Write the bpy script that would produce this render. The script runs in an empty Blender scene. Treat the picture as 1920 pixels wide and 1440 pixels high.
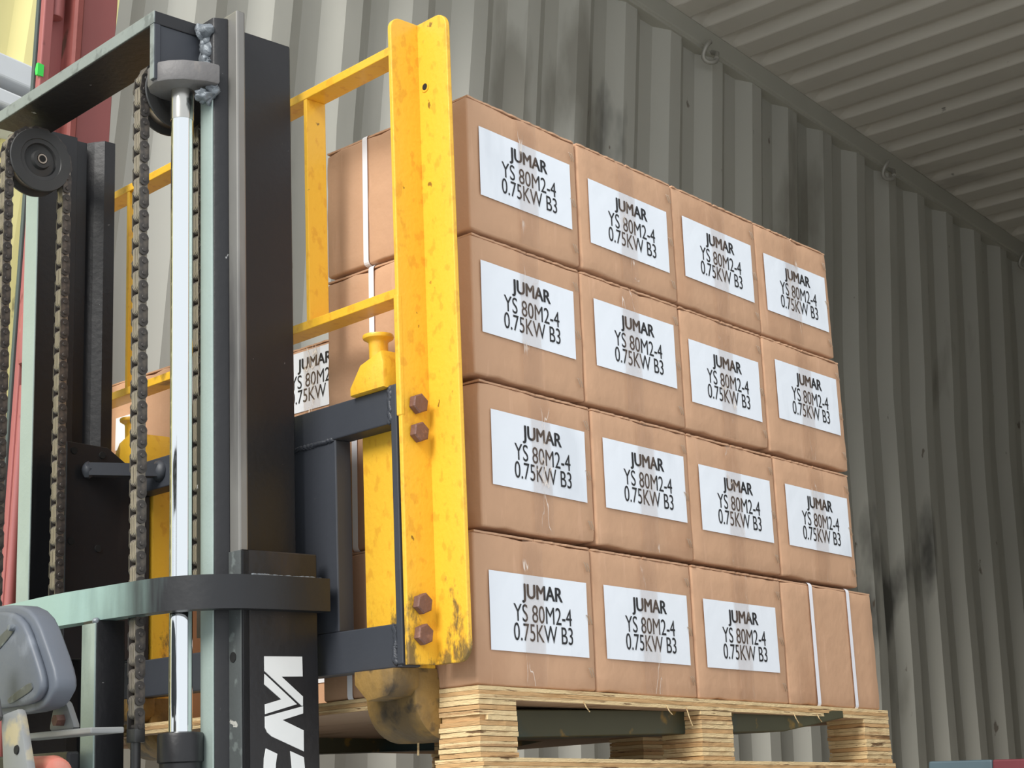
import bpy, bmesh, math, random
from mathutils import Matrix, Vector, noise
random.seed(7)
scn = bpy.context.scene
COL = scn.collection

# ------------------------------------------------------------------ camera, sky, sun, exposure
cam_d = bpy.data.cameras.new('camera'); cam = bpy.data.objects.new('camera', cam_d); COL.objects.link(cam)
cam_d.sensor_width = 36.0; cam_d.lens = 36.0 * 3085.3 / 1920.0; cam_d.clip_start = .02; cam_d.clip_end = 300
CR = Matrix(((0.6773923, -0.2541120, -0.6903382), (-0.7342423, -0.1761088, -0.6556477), (0.0450333, 0.9510062, -0.3058745)))
cam.matrix_world = Matrix.Translation((-1.919272, -1.661536, -0.327694)) @ CR.to_4x4()
scn.camera = cam

W = bpy.data.worlds.new('world'); scn.world = W; W.use_nodes = True
bg = W.node_tree.nodes['Background']; bg.inputs[0].default_value = (.92, .96, 1.0, 1); bg.inputs[1].default_value = 1.05
sd = bpy.data.lights.new('sun', 'SUN'); sd.energy = 3.5; sd.angle = math.radians(28); sd.color = (1, .97, .91)
sun = bpy.data.objects.new('sun', sd); COL.objects.link(sun)
sun.rotation_euler = Vector((.92, .14, -.58)).to_track_quat('-Z', 'Y').to_euler()

scn.view_settings.view_transform = 'Standard'; scn.view_settings.look = 'None'
scn.view_settings.gamma = 1.0; scn.view_settings.use_curve_mapping = False
scn.view_settings.exposure = 0.0

# frames: world = the container; the tilted load and the tilted mast have their own rotations
RS = Matrix(((0.9960369, -0.0202115, -0.0866142), (0.0228274, 0.9993094, 0.0293183), (0.0859618, -0.0311792, 0.9958104)))
RF = Matrix(((0.9910937, 0.0620505, -0.1178263), (-0.0611595, 0.9980655, 0.0111664), (0.1182912, -0.0038607, 0.9929714)))

# ------------------------------------------------------------------ helpers
def srgb(r, g, b):
    f = lambda c: (c / 255 / 12.92) if c / 255 <= .04045 else ((c / 255 + .055) / 1.055) ** 2.4
    return (f(r), f(g), f(b), 1)

def material(name, col, rough=.5, metal=0.0, var=.12, vscale=6.0, layers=(), bump=0.0, bscale=60.0, spec=.5, randomize=False, alpha=1.0, stretch=(1, 1, 1), coat=0.0):
    """painted / natural surface: base colour with soft variation, then worn or dirty layers (colour, scale, threshold, softness, stretch, amount)"""
    m = bpy.data.materials.new(name); m.use_nodes = True
    nt = m.node_tree; N = nt.nodes; L = nt.links
    b = N['Principled BSDF']
    tc = N.new('ShaderNodeTexCoord')
    src = tc.outputs['Object']
    if randomize:
        oi = N.new('ShaderNodeObjectInfo'); vm = N.new('ShaderNodeVectorMath'); vm.operation = 'MULTIPLY_ADD'
        cb = N.new('ShaderNodeCombineXYZ')
        for k in range(3): L.new(oi.outputs['Random'], cb.inputs[k])
        L.new(cb.outputs[0], vm.inputs[0]); vm.inputs[1].default_value = (13, 29, 41); L.new(src, vm.inputs[2]); src = vm.outputs[0]
    def noise_tex(scale, detail=4, st=(1, 1, 1)):
        mp = N.new('ShaderNodeMapping'); mp.inputs['Scale'].default_value = st; L.new(src, mp.inputs['Vector'])
        n = N.new('ShaderNodeTexNoise'); n.inputs['Scale'].default_value = scale; n.inputs['Detail'].default_value = detail
        L.new(mp.outputs[0], n.inputs['Vector']); return n.outputs['Fac']
    def mix(fac, a, bcol):
        mx = N.new('ShaderNodeMix'); mx.data_type = 'RGBA'
        if isinstance(fac, float): mx.inputs[0].default_value = fac
        else: L.new(fac, mx.inputs[0])
        for s, v in ((6, a), (7, bcol)):
            if isinstance(v, tuple): mx.inputs[s].default_value = v
            else: L.new(v, mx.inputs[s])
        return mx.outputs[2]
    hi = tuple(min(1, c * (1 + var)) for c in col[:3]) + (1,); lo = tuple(c * (1 - var) for c in col[:3]) + (1,)
    cur = mix(noise_tex(vscale, 5, stretch), lo, hi)
    for (lc, sc, th, so, st, am) in layers:
        mr = N.new('ShaderNodeMapRange'); mr.inputs[1].default_value = th; mr.inputs[2].default_value = th + so
        mr.inputs[3].default_value = 0; mr.inputs[4].default_value = am
        L.new(noise_tex(sc, 6, st), mr.inputs[0]); cur = mix(mr.outputs[0], cur, lc)
    L.new(cur, b.inputs['Base Color'])
    b.inputs['Roughness'].default_value = rough; b.inputs['Metallic'].default_value = metal
    b.inputs['Specular IOR Level'].default_value = spec; b.inputs['Alpha'].default_value = alpha
    b.inputs['Coat Weight'].default_value = coat; b.inputs['Coat Roughness'].default_value = .15
    if bump:
        bp = N.new('ShaderNodeBump'); bp.inputs['Strength'].default_value = bump; bp.inputs['Distance'].default_value = .004
        L.new(noise_tex(bscale, 3, stretch), bp.inputs['Height']); L.new(bp.outputs[0], b.inputs['Normal'])
    return m

class MB:
    """collects shapes for ONE mesh object"""
    def __init__(s): s.bm = bmesh.new()
    def box(s, x, y, z, bev=0.0, seg=2, rot=None, pivot=None):
        r = bmesh.ops.create_cube(s.bm, size=1.0)['verts']
        for v in r: v.co = Vector(((x[0] + x[1]) / 2 + v.co.x * (x[1] - x[0]), (y[0] + y[1]) / 2 + v.co.y * (y[1] - y[0]), (z[0] + z[1]) / 2 + v.co.z * (z[1] - z[0])))
        if bev:
            ed = list({e for v in r for e in v.link_edges})
            o = bmesh.ops.bevel(s.bm, geom=ed, offset=bev, segments=seg, affect='EDGES', profile=.5)
            r = list({v for f in o['faces'] for v in f.verts})
        if rot is not None:
            p = Vector(pivot or (0, 0, 0))
            for v in r: v.co = p + rot @ (v.co - p)
        return s
    def prism(s, pts, axis, a, b, bev=0.0, seg=2):
        """outline pts in the plane across axis ('x': (y,z), 'y': (x,z), 'z': (x,y)), extruded from a to b"""
        def P(u, v, w): return {'x': (w, u, v), 'y': (u, w, v), 'z': (u, v, w)}[axis]
        lo = [s.bm.verts.new(P(u, v, a)) for u, v in pts]; hi = [s.bm.verts.new(P(u, v, b)) for u, v in pts]
        fs = [s.bm.faces.new(lo), s.bm.faces.new(hi[::-1])]
        n = len(pts)
        for i in range(n): fs.append(s.bm.faces.new((lo[i], hi[i], hi[(i + 1) % n], lo[(i + 1) % n])))
        bmesh.ops.recalc_face_normals(s.bm, faces=fs)
        if bev: bmesh.ops.bevel(s.bm, geom=list({e for f in fs[:2] for e in f.edges}), offset=bev, segments=seg, affect='EDGES', profile=.5)
        return s
    def lathe(s, prof, center, axis='z', seg=32, frac=1.0):
        """prof = [(radius, height)] turned round an axis through center"""
        cx, cy, cz = center; rings = []
        for r, h in prof:
            ring = []
            for i in range(seg):
                a = 2 * math.pi * i / seg; c, d = max(r, 1e-5) * math.cos(a), max(r, 1e-5) * math.sin(a)
                ring.append(s.bm.verts.new({'z': (cx + c, cy + d, cz + h), 'y': (cx + c, cy + h, cz + d), 'x': (cx + h, cy + c, cz + d)}[axis]))
            rings.append(ring)
        fs = []
        for p, q in zip(rings, rings[1:]):
            for i in range(seg): fs.append(s.bm.faces.new((p[i], p[(i + 1) % seg], q[(i + 1) % seg], q[i])))
        fs.append(s.bm.faces.new(rings[0][::-1])); fs.append(s.bm.faces.new(rings[-1]))
        bmesh.ops.recalc_face_normals(s.bm, faces=fs)
        return s
    def sweep(s, path, w, h):
        """rectangular bar along path [(x,y,z)], w across, h along world z"""
        n = len(path); rings = []
        for i in range(n):
            t = (Vector(path[min(i + 1, n - 1)]) - Vector(path[max(i - 1, 0)])).normalized()
            sd = t.cross(Vector((0, 0, 1))).normalized(); up = sd.cross(t).normalized(); p = Vector(path[i])
            rings.append([s.bm.verts.new(p + sd * a * w / 2 + up * b * h / 2) for a, b in ((-1, -1), (1, -1), (1, 1), (-1, 1))])
        fs = [s.bm.faces.new(rings[0]), s.bm.faces.new(rings[-1][::-1])]
        for p, q in zip(rings, rings[1:]):
            for i in range(4): fs.append(s.bm.faces.new((p[i], p[(i + 1) % 4], q[(i + 1) % 4], q[i])))
        bmesh.ops.recalc_face_normals(s.bm, faces=fs)
        return s
    def tube(s, path, r, seg=10):
        n = len(path); rings = []
        for i in range(n):
            t = (Vector(path[min(i + 1, n - 1)]) - Vector(path[max(i - 1, 0)])).normalized()
            u = t.orthogonal().normalized() if i == 0 else (u - t * u.dot(t)).normalized(); v = t.cross(u)
            rings.append([s.bm.verts.new(Vector(path[i]) + (u * math.cos(a) + v * math.sin(a)) * r) for a in [2 * math.pi * k / seg for k in range(seg)]])
        fs = [s.bm.faces.new(rings[0]), s.bm.faces.new(rings[-1][::-1])]
        for p, q in zip(rings, rings[1:]):
            for i in range(seg): fs.append(s.bm.faces.new((p[i], p[(i + 1) % seg], q[(i + 1) % seg], q[i])))
        bmesh.ops.recalc_face_normals(s.bm, faces=fs)
        return s
    def blob(s, c, r, sc=(1, 1, 1), sub=2, amp=.3):
        vs = bmesh.ops.create_icosphere(s.bm, subdivisions=sub, radius=1.0)['verts']
        for v in vs:
            k = 1 + amp * noise.noise(v.co * 1.7 + Vector(c) * 37)
            v.co = Vector(c) + Vector((v.co.x * r * sc[0] * k, v.co.y * r * sc[1] * k, v.co.z * r * sc[2] * k))
        return s
    def mesh(s, name, mat, smooth=None):
        me = bpy.data.meshes.new(name); s.bm.normal_update(); s.bm.to_mesh(me); s.bm.free(); me.materials.append(mat)
        if smooth is not None:
            me.polygons.foreach_set('use_smooth', [True] * len(me.polygons))
            me.set_sharp_from_angle(angle=math.radians(smooth))
        return me
    def obj(s, name, mat, parent=None, smooth=None, loc=None):
        return link(name, s.mesh(name, mat, smooth), parent, loc)

def link(name, data, parent=None, loc=None, rot=None):
    o = bpy.data.objects.new(name, data); COL.objects.link(o)
    if parent is not None: o.parent = parent
    if loc is not None: o.location = loc
    if rot is not None: o.rotation_euler = rot
    return o
def tag(o, label, cat, group=None):
    o['label'] = label; o['category'] = cat
    if group: o['group'] = group
    return o
def struct(o, label=None):
    o['kind'] = 'structure'
    if label: o['label'] = label
    return o
def grid_mesh(name, nu, nv, fn, mat, smooth=None):
    vs = [fn(i, j) for j in range(nv) for i in range(nu)]
    fs = [(j * nu + i, j * nu + i + 1, (j + 1) * nu + i + 1, (j + 1) * nu + i) for j in range(nv - 1) for i in range(nu - 1)]
    me = bpy.data.meshes.new(name); me.from_pydata(vs, [], fs); me.update(); me.materials.append(mat)
    if smooth is not None:
        me.polygons.foreach_set('use_smooth', [True] * len(me.polygons)); me.set_sharp_from_angle(angle=math.radians(smooth))
    return me

# ------------------------------------------------------------------ materials
dark_smudge = srgb(70, 68, 62)
M = {}
M['wall'] = material('container_paint', srgb(194, 193, 184), .55, var=.07, vscale=1.4, layers=[
    (srgb(128, 128, 118), 1.1, .50, .22, (1, 1, .35), .55),
    (srgb(96, 88, 72), 2.3, .66, .06, (1, 1, .3), .45),
    (srgb(52, 52, 50), 1.25, .615, .05, (1.3, 1, .5), .8),
    (srgb(92, 74, 58), 15.0, .70, .03, (1, 1, .5), .7),
    (srgb(205, 205, 196), 5.0, .66, .05, (1, 1, .25), .5)], bump=.15, bscale=9)
M['roof'] = material('roof_paint', srgb(208, 204, 194), .5, var=.07, vscale=2, layers=[
    (srgb(160, 156, 148), 3.0, .58, .08, (1, .4, 1), .5), (srgb(70, 66, 58), 16, .72, .03, (1, .5, 1), .7)], bump=.1, bscale=12)
M['rail'] = material('rail_paint', srgb(186, 185, 174), .5, var=.08, vscale=3, layers=[(srgb(96, 94, 86), 7, .66, .05, (.4, 1, 1), .6)], bump=.1, bscale=20)
M['maroon'] = material('maroon_paint', srgb(162, 96, 94), .5, var=.12, vscale=4, layers=[
    (srgb(222, 190, 186), 11, .70, .02, (1.5, 1, .5), .8), (srgb(84, 48, 38), 9, .67, .04, (1, 1, .7), .9)], bump=.15, bscale=25)
M['rust'] = material('rusty_maroon', srgb(140, 74, 68), .65, var=.2, vscale=9, layers=[(srgb(78, 50, 38), 12, .53, .05, (1, 1, .5), .95)], bump=.4, bscale=40)
M['rubber'] = material('rubber_seal', srgb(72, 84, 82), .6)
M['green'] = material('green_sticker', srgb(70, 220, 90), .5)
M['cream'] = material('cream_yellow_paint', srgb(238, 226, 158), .5, var=.05, vscale=2, layers=[(srgb(120, 110, 84), 7, .68, .04, (1, 1, .5), .7)])
M['whitish'] = material('grey_white_paint', srgb(205, 208, 212), .5, var=.08)
M['floor'] = material('plywood_floor', srgb(146, 138, 126), .7, var=.15, vscale=4, stretch=(.3, 4, 1))
M['ground'] = material('concrete_yard', srgb(202, 204, 205), .9, var=.12, vscale=.8, bump=.2, bscale=20)
M['card'] = material('cardboard', srgb(198, 158, 127), .75, var=.07, vscale=9, randomize=True, layers=[
    (srgb(176, 134, 104), 5, .56, .12, (1, 1, .7), .5), (srgb(214, 172, 142), 60, .62, .06, (1, 1, .12), .35)], bump=.45, bscale=34, spec=.25)
M['label'] = material('paper_label', srgb(234, 239, 246), .55, var=.03, vscale=14, randomize=True, layers=[(srgb(206, 212, 220), 9, .60, .1, (1, 1, .3), .5)], bump=.12, bscale=40)
M['ink'] = material('black_ink', srgb(28, 28, 30), .6, var=.1)
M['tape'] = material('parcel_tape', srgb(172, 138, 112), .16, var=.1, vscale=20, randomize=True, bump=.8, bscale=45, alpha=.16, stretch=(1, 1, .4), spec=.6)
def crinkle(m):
    """clear tape: mostly see-through, glare on its creases painted as whitish lines"""
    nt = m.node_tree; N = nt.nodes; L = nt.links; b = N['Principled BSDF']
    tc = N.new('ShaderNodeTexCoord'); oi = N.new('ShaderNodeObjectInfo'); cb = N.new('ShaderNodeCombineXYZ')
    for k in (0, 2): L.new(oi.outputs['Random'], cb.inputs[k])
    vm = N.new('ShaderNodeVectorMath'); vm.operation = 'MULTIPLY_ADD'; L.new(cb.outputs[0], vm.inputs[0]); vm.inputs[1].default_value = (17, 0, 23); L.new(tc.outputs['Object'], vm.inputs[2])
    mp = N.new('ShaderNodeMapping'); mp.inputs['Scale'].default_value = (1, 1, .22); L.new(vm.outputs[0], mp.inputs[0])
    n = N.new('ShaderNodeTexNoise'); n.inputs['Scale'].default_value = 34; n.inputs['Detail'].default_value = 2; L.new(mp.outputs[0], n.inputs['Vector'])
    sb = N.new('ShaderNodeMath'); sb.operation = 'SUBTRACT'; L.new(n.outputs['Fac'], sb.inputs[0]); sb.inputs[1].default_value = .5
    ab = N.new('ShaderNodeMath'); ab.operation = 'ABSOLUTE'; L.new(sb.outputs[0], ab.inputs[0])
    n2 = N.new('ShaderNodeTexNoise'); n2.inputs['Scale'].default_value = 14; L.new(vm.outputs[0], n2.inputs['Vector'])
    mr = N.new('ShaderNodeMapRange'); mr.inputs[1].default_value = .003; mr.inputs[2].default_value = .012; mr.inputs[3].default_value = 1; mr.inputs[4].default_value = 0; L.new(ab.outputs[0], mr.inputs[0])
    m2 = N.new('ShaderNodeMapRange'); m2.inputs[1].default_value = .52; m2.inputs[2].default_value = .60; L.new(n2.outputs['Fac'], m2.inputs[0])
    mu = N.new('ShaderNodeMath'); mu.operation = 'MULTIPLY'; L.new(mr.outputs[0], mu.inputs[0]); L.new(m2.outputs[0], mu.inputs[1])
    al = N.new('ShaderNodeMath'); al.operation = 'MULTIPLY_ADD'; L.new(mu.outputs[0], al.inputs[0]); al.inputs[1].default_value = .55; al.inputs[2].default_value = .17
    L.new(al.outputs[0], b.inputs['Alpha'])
    mx = N.new('ShaderNodeMix'); mx.data_type = 'RGBA'; L.new(mu.outputs[0], mx.inputs[0]); L.new(b.inputs['Base Color'].links[0].from_socket, mx.inputs[6]); mx.inputs[7].default_value = srgb(236, 224, 212)  # glare mixed into the tape colour along the wrinkles
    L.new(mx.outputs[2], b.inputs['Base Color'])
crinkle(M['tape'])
M['strap'] = material('plastic_strap', srgb(240, 240, 246), .4, var=.04)
M['small_label'] = material('shipping_label', srgb(236, 240, 246), .5, var=.05, vscale=30)
M['staple'] = material('staple_wire', srgb(190, 170, 150), .35, .8)
M['yellow'] = material('yellow_paint', srgb(235, 182, 52), .45, var=.06, vscale=8, layers=[
    (srgb(212, 146, 40), 60, .56, .08, (1, 1, .7), .5), (srgb(92, 62, 26), 46, .70, .03, (1, 1, .8), .8), (srgb(96, 76, 46), 9, .71, .05, (1, 1, .8), .7)], bump=.18, bscale=120, coat=.2)
def grime(m, dark, z_hi, z_lo):
    """oily dirt smeared over the paint, patchy, thicker where hands and pallets rub"""
    nt = m.node_tree; N = nt.nodes; L = nt.links; b = N['Principled BSDF']
    tc = N.new('ShaderNodeTexCoord'); sp = N.new('ShaderNodeSeparateXYZ'); L.new(tc.outputs['Object'], sp.inputs[0])
    mp = N.new('ShaderNodeMapping'); mp.inputs['Scale'].default_value = (1, 1, .45); L.new(tc.outputs['Object'], mp.inputs[0])
    n = N.new('ShaderNodeTexNoise'); n.inputs['Scale'].default_value = 24; n.inputs['Detail'].default_value = 9; n.inputs['Roughness'].default_value = .7; L.new(mp.outputs[0], n.inputs['Vector'])
    mr = N.new('ShaderNodeMapRange'); mr.inputs[1].default_value = z_lo; mr.inputs[2].default_value = z_hi; mr.inputs[3].default_value = .44; mr.inputs[4].default_value = .76; L.new(sp.outputs['Z'], mr.inputs[0])
    sb = N.new('ShaderNodeMath'); sb.operation = 'SUBTRACT'; L.new(n.outputs['Fac'], sb.inputs[0]); L.new(mr.outputs[0], sb.inputs[1])
    m2 = N.new('ShaderNodeMapRange'); m2.inputs[1].default_value = 0; m2.inputs[2].default_value = .09; m2.inputs[4].default_value = .85; L.new(sb.outputs[0], m2.inputs[0])
    mx = N.new('ShaderNodeMix'); mx.data_type = 'RGBA'; L.new(m2.outputs[0], mx.inputs[0]); L.new(b.inputs['Base Color'].links[0].from_socket, mx.inputs[6]); mx.inputs[7].default_value = dark
    L.new(mx.outputs[2], b.inputs['Base Color'])
grime(M['yellow'], srgb(84, 72, 52), .26, .05)
M['yellow_dirty'] = material('worn_yellow_paint', srgb(138, 108, 56), .6, var=.2, vscale=14, layers=[
    (srgb(84, 70, 50), 12, .44, .16, (1, 1, .7), .85), (srgb(46, 40, 34), 22, .56, .08, (1, 1, 1), .8)], bump=.4, bscale=90)
M['blade'] = material('fork_steel', srgb(72, 70, 48), .5, .3, var=.25, vscale=8, layers=[(srgb(30, 62, 66), 4, .50, .1, (1, 1, 1), .9), (srgb(150, 116, 44), 20, .60, .06, (1, 1, 1), .6)])
M['black'] = material('black_mast_paint', srgb(30, 30, 33), .42, .0, var=.15, vscale=7, layers=[
    (srgb(86, 74, 70), 5, .58, .12, (1, 1, .3), .45), (srgb(168, 168, 168), 55, .73, .02, (1, 1, 1), .8)], bump=.15, bscale=80)
M['carriage'] = material('carriage_black_paint', srgb(56, 59, 66), .5, .0, var=.12, vscale=8, layers=[(srgb(96, 96, 98), 30, .70, .04, (1, 1, 1), .4)], bump=.1, bscale=60)
M['steel'] = material('rail_steel_teal_reflection', srgb(160, 175, 170), .42, .2, var=.1, vscale=14, layers=[(srgb(92, 108, 106), 10, .56, .1, (1, 1, .25), .6)], bump=.1, bscale=150)  # steel with the teal reflection of the truck put into its base colour
M['steel_dark'] = material('worn_rail_steel', srgb(132, 130, 126), .4, .4, var=.15, vscale=10, layers=[(srgb(62, 60, 62), 8, .52, .1, (1, 1, .15), .7)])
M['weld'] = material('weld_metal', srgb(122, 128, 134), .5, .4, var=.25, vscale=60, bump=.5, bscale=160)
M['tie'] = material('tie_bar_reflection_paint', srgb(150, 178, 172), .42, .1, var=.10, vscale=9, layers=[(srgb(110, 132, 128), 8, .60, .1, (1, 1, .3), .5), (srgb(190, 205, 202), 26, .68, .03, (1, 1, .2), .5)], bump=.12, bscale=60)  # pale teal is the bar's reflection, painted as base colour
def reflection_fade(m, dark, y0, y1):
    """painted reflection: the pale tone fades to dark between y0 and y1 along the part, in streaks"""
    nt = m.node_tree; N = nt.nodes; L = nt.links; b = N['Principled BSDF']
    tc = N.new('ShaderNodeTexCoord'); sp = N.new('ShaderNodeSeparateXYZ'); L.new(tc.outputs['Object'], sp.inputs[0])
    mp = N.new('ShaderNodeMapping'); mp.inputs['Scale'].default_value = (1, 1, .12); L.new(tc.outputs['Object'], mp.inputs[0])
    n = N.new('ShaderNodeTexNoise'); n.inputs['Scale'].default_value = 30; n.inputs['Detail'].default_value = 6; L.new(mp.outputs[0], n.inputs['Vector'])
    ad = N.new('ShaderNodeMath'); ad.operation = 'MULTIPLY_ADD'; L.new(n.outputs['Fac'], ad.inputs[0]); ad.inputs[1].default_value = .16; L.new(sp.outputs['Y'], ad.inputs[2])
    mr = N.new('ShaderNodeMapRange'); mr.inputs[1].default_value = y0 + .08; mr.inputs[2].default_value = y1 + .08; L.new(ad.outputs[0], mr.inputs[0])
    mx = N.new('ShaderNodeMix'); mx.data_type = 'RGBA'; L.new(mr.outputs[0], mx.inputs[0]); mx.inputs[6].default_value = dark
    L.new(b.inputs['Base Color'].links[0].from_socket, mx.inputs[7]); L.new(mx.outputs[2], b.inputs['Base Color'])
reflection_fade(M['tie'], srgb(34, 35, 38), .27, .44)  # dark where the bar turns away and reflects little, painted as colour
M['beam'] = material('worn_grey_paint', srgb(82, 86, 86), .42, .1, var=.12, vscale=12, layers=[(srgb(128, 136, 134), 40, .60, .06, (1, 1, 1), .5), (srgb(200, 198, 190), 45, .72, .02, (1, .5, 1), .8)], bump=.15, bscale=90)
M['edge'] = material('lit_edge_steel', srgb(138, 146, 144), .45, .2, var=.12, vscale=30, layers=[(srgb(92, 98, 98), 36, .55, .08, (1, 1, 1), .6)], bump=.15, bscale=90)  # lighter tone of sunlit front edges, put into the colour
M['bracket'] = material('cast_bracket', srgb(112, 110, 110), .6, .2, var=.2, vscale=16, layers=[(srgb(160, 150, 138), 14, .58, .06, (1, 1, .4), .5)], bump=.35, bscale=70)
M['chrome'] = material('chrome', srgb(236, 240, 242), .05, 1.0, var=.0)
M['nickel'] = material('dull_chrome_collar', srgb(196, 194, 188), .22, 1.0, var=.08, vscale=40)
M['chain'] = material('chain_steel', srgb(84, 80, 78), .45, .55, var=.15, vscale=60, layers=[(srgb(132, 122, 112), 40, .56, .1, (1, 1, 1), .5)])
M['chain_in'] = material('chain_steel_inner', srgb(158, 150, 140), .4, .6, var=.15, vscale=60)
M['sheave'] = material('sheave_steel', srgb(74, 74, 74), .45, .5, var=.15, vscale=30)
M['bright_steel'] = material('polished_groove', srgb(168, 154, 140), .28, .9, var=.1)
M['bolt'] = material('rusty_bolt', srgb(118, 86, 76), .6, .3, var=.2, vscale=60, layers=[(srgb(150, 112, 96), 70, .56, .08, (1, 1, 1), .6)], bump=.3, bscale=120)
M['lamp'] = material('lamp_plastic', srgb(96, 102, 112), .45, var=.12, vscale=12, layers=[(srgb(136, 142, 152), 16, .60, .1, (1, 1, 1), .5)], bump=.08, bscale=90)
M['grey_metal'] = material('grey_bracket_paint', srgb(136, 138, 138), .5, .1, var=.15, vscale=14, layers=[(srgb(196, 178, 130), 11, .60, .05, (1, 1, 1), .6)])
M['red_light'] = material('red_lens', srgb(200, 120, 104), .35, var=.12, vscale=20, layers=[(srgb(190, 170, 160), 10, .55, .1, (1, 1, 1), .7)])
M['decal'] = material('white_decal', srgb(226, 228, 228), .5, var=.05, vscale=30)
M['hole_shade_tyre'] = material('hole_shade_tyre_black', srgb(22, 22, 22), .8)  # paints the shade inside holes as dark discs; also the tyre colour
M['wood'] = material('plywood_edge', srgb(222, 196, 150), .75, var=.12, vscale=8, randomize=True, stretch=(1, 1, 6), layers=[
    (srgb(168, 126, 86), 14, .55, .08, (.25, .25, 5), .8), (srgb(96, 66, 44), 30, .63, .04, (.5, .5, 5), .9)], bump=.6, bscale=90, spec=.2)
M['wood_in'] = material('plywood_core', srgb(196, 158, 112), .8, var=.16, vscale=20, randomize=True, stretch=(.3, .3, 3), layers=[(srgb(104, 74, 48), 30, .62, .05, (.3, .3, 3), .8)], bump=.7, bscale=110, spec=.2)
M['wood_face'] = material('plywood_face', srgb(176, 150, 128), .8, var=.12, vscale=5, stretch=(4, .6, 1), layers=[(srgb(120, 92, 72), 7, .58, .08, (4, .5, 1), .5)], spec=.2)
M['blue_paint'] = material('blue_crate_paint', srgb(84, 104, 114), .5, var=.2, vscale=9, layers=[(srgb(60, 62, 66), 7, .55, .08, (1, 1, 1), .7)])
M['red_paint'] = material('red_crate_paint', srgb(116, 52, 60), .5, var=.2, vscale=9, layers=[(srgb(74, 44, 46), 7, .58, .08, (1, 1, 1), .7)])
M['hook'] = material('ring_steel', srgb(176, 174, 166), .45, .3, var=.12, vscale=40)

# ------------------------------------------------------------------ the setting: yard, container, neighbours
gm = MB().box((-30, 30), (-30, 30), (-1.95, -1.75)).obj('ground', M['ground'])
struct(gm, 'pale concrete yard under the container')

YW, PITCH, X0 = 1.60, .2520, 3.585
def wall_fn(inner, sgn, z0, z1, shear, xa=.02):
    xs = []
    k = math.floor((0.03 - X0) / PITCH) - 1
    x = X0 + k * PITCH
    while x < 6.3:
        for dx, d in ((-.062, 0), (0, 0), (.060, .036), (.128, .036)): xs.append((x + dx, d))
        x += PITCH
    xs = [(max(xa, min(6.2, a)), d) for a, d in xs if a > xa - .05]
    zs = [z0, .3, .7, 1.1, 1.4, 1.6, 1.75, 1.9, 2.3, z1]
    def fn(i, j):
        xx, d = xs[i]; z = zs[j]
        r = noise.noise(Vector((xx * 1.3, z * 1.1, sgn * 5))) * .010 + noise.noise(Vector((xx * 4.1, z * 2.7, 3))) * .004
        sx = shear * max(0, 1.75 - z) * (1 if xx < 6 else 0) * min(1, max(0, (xx - .02) / 1.0))
        return (xx + sx, inner + sgn * (d + r), z)
    return len(xs), len(zs), fn
nu, nv, fn = wall_fn(YW, 1, -.25, 2.76, .08)
wl = link('wall_left', grid_mesh('wall_left', nu, nv, fn, M['wall'], 25)); struct(wl, 'grey-green corrugated steel wall behind the cartons')
nu, nv, fn = wall_fn(-.80, -1, -.25, 2.80, 0, 1.6)  # unseen near wall, begun partway in so light reaches roof and far wall
struct(link('wall_right', grid_mesh('wall_right', nu, nv, fn, M['wall'], 25)), 'unseen corrugated steel wall on the near side, cut short to admit light')
struct(MB().box((6.2, 6.24), (-.9, 1.7), (-.25, 2.9)).obj('wall_back', M['wall']), 'closed far end of the container')
struct(MB().box((.02, 6.3), (-.9, 1.75), (-.30, -.25)).obj('floor', M['floor']), 'plywood floor of the container')

# roof sheet: pressed channels running across, rounded where they stop short of the rail
RP, RX0 = .1885, 2.641
def roof_mesh():
    xs = []
    k = math.floor((.02 - RX0) / RP) - 1; x = RX0 + k * RP
    while x < 6.3:
        for dx, d in ((-.100, 0), (-.0885, .95), (-.084, 1), (-.036, 1), (-.031, .93), (-.003, .07), (.002, 0)): xs.append((x + dx, d))
        x += RP
    xs = [(max(.02, min(6.25, a)), d if .02 < a < 6.2 else 0) for a, d in xs]
    ys = [1.70, 1.585, 1.575, 1.562, 1.548, 1.53, 1.3, .8, .3, -.2, -.70, -.73, -.74, -.9]
    ed = [0, 0, .25, .6, .88, 1, 1, 1, 1, 1, 1, .6, 0, 0]
    def fn(i, j):
        xx, d = xs[i]; yy = ys[j]
        return (xx, yy, 2.834 + .030 * d * ed[j] + .006 * noise.noise(Vector((xx * .9, yy * .9, 0))))
    return grid_mesh('ceiling', len(xs), len(ys), fn, M['roof'], 15)
struct(link('ceiling', roof_mesh()), 'ribbed steel roof of the container')

rail = MB().box((.02, 6.2), (1.585, 1.69), (2.752, 2.836), .008).box((.02, 6.2), (1.592, 1.69), (2.742, 2.754)).obj('trim_1', M['rail'])
struct(rail, 'long grey top side rail between wall and roof')
struct(MB().box((.02, 6.2), (-.9, -.785), (2.752, 2.836), .008).obj('trim_2', M['rail']), 'top side rail on the near side')
ring_m = None
for hx in (2.447, 3.71, 4.946):                       # lashing rings under the rail
    b = MB()
    pts = [(hx + .032 * math.cos(a), 1.560 + .012 * math.sin(2 * a), 2.718 + .040 * math.sin(a)) for a in [math.pi * (.55 + 1.35 * k / 14) for k in range(15)]]
    b.tube(pts, .0085, 8)
    b.tube([(hx + .05, 1.60, 2.76), (hx + .045, 1.56, 2.735), (hx + .02, 1.545, 2.70)], .0085, 8)
    b.obj('lashing_ring', M['hook'], rail, 60)

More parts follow.
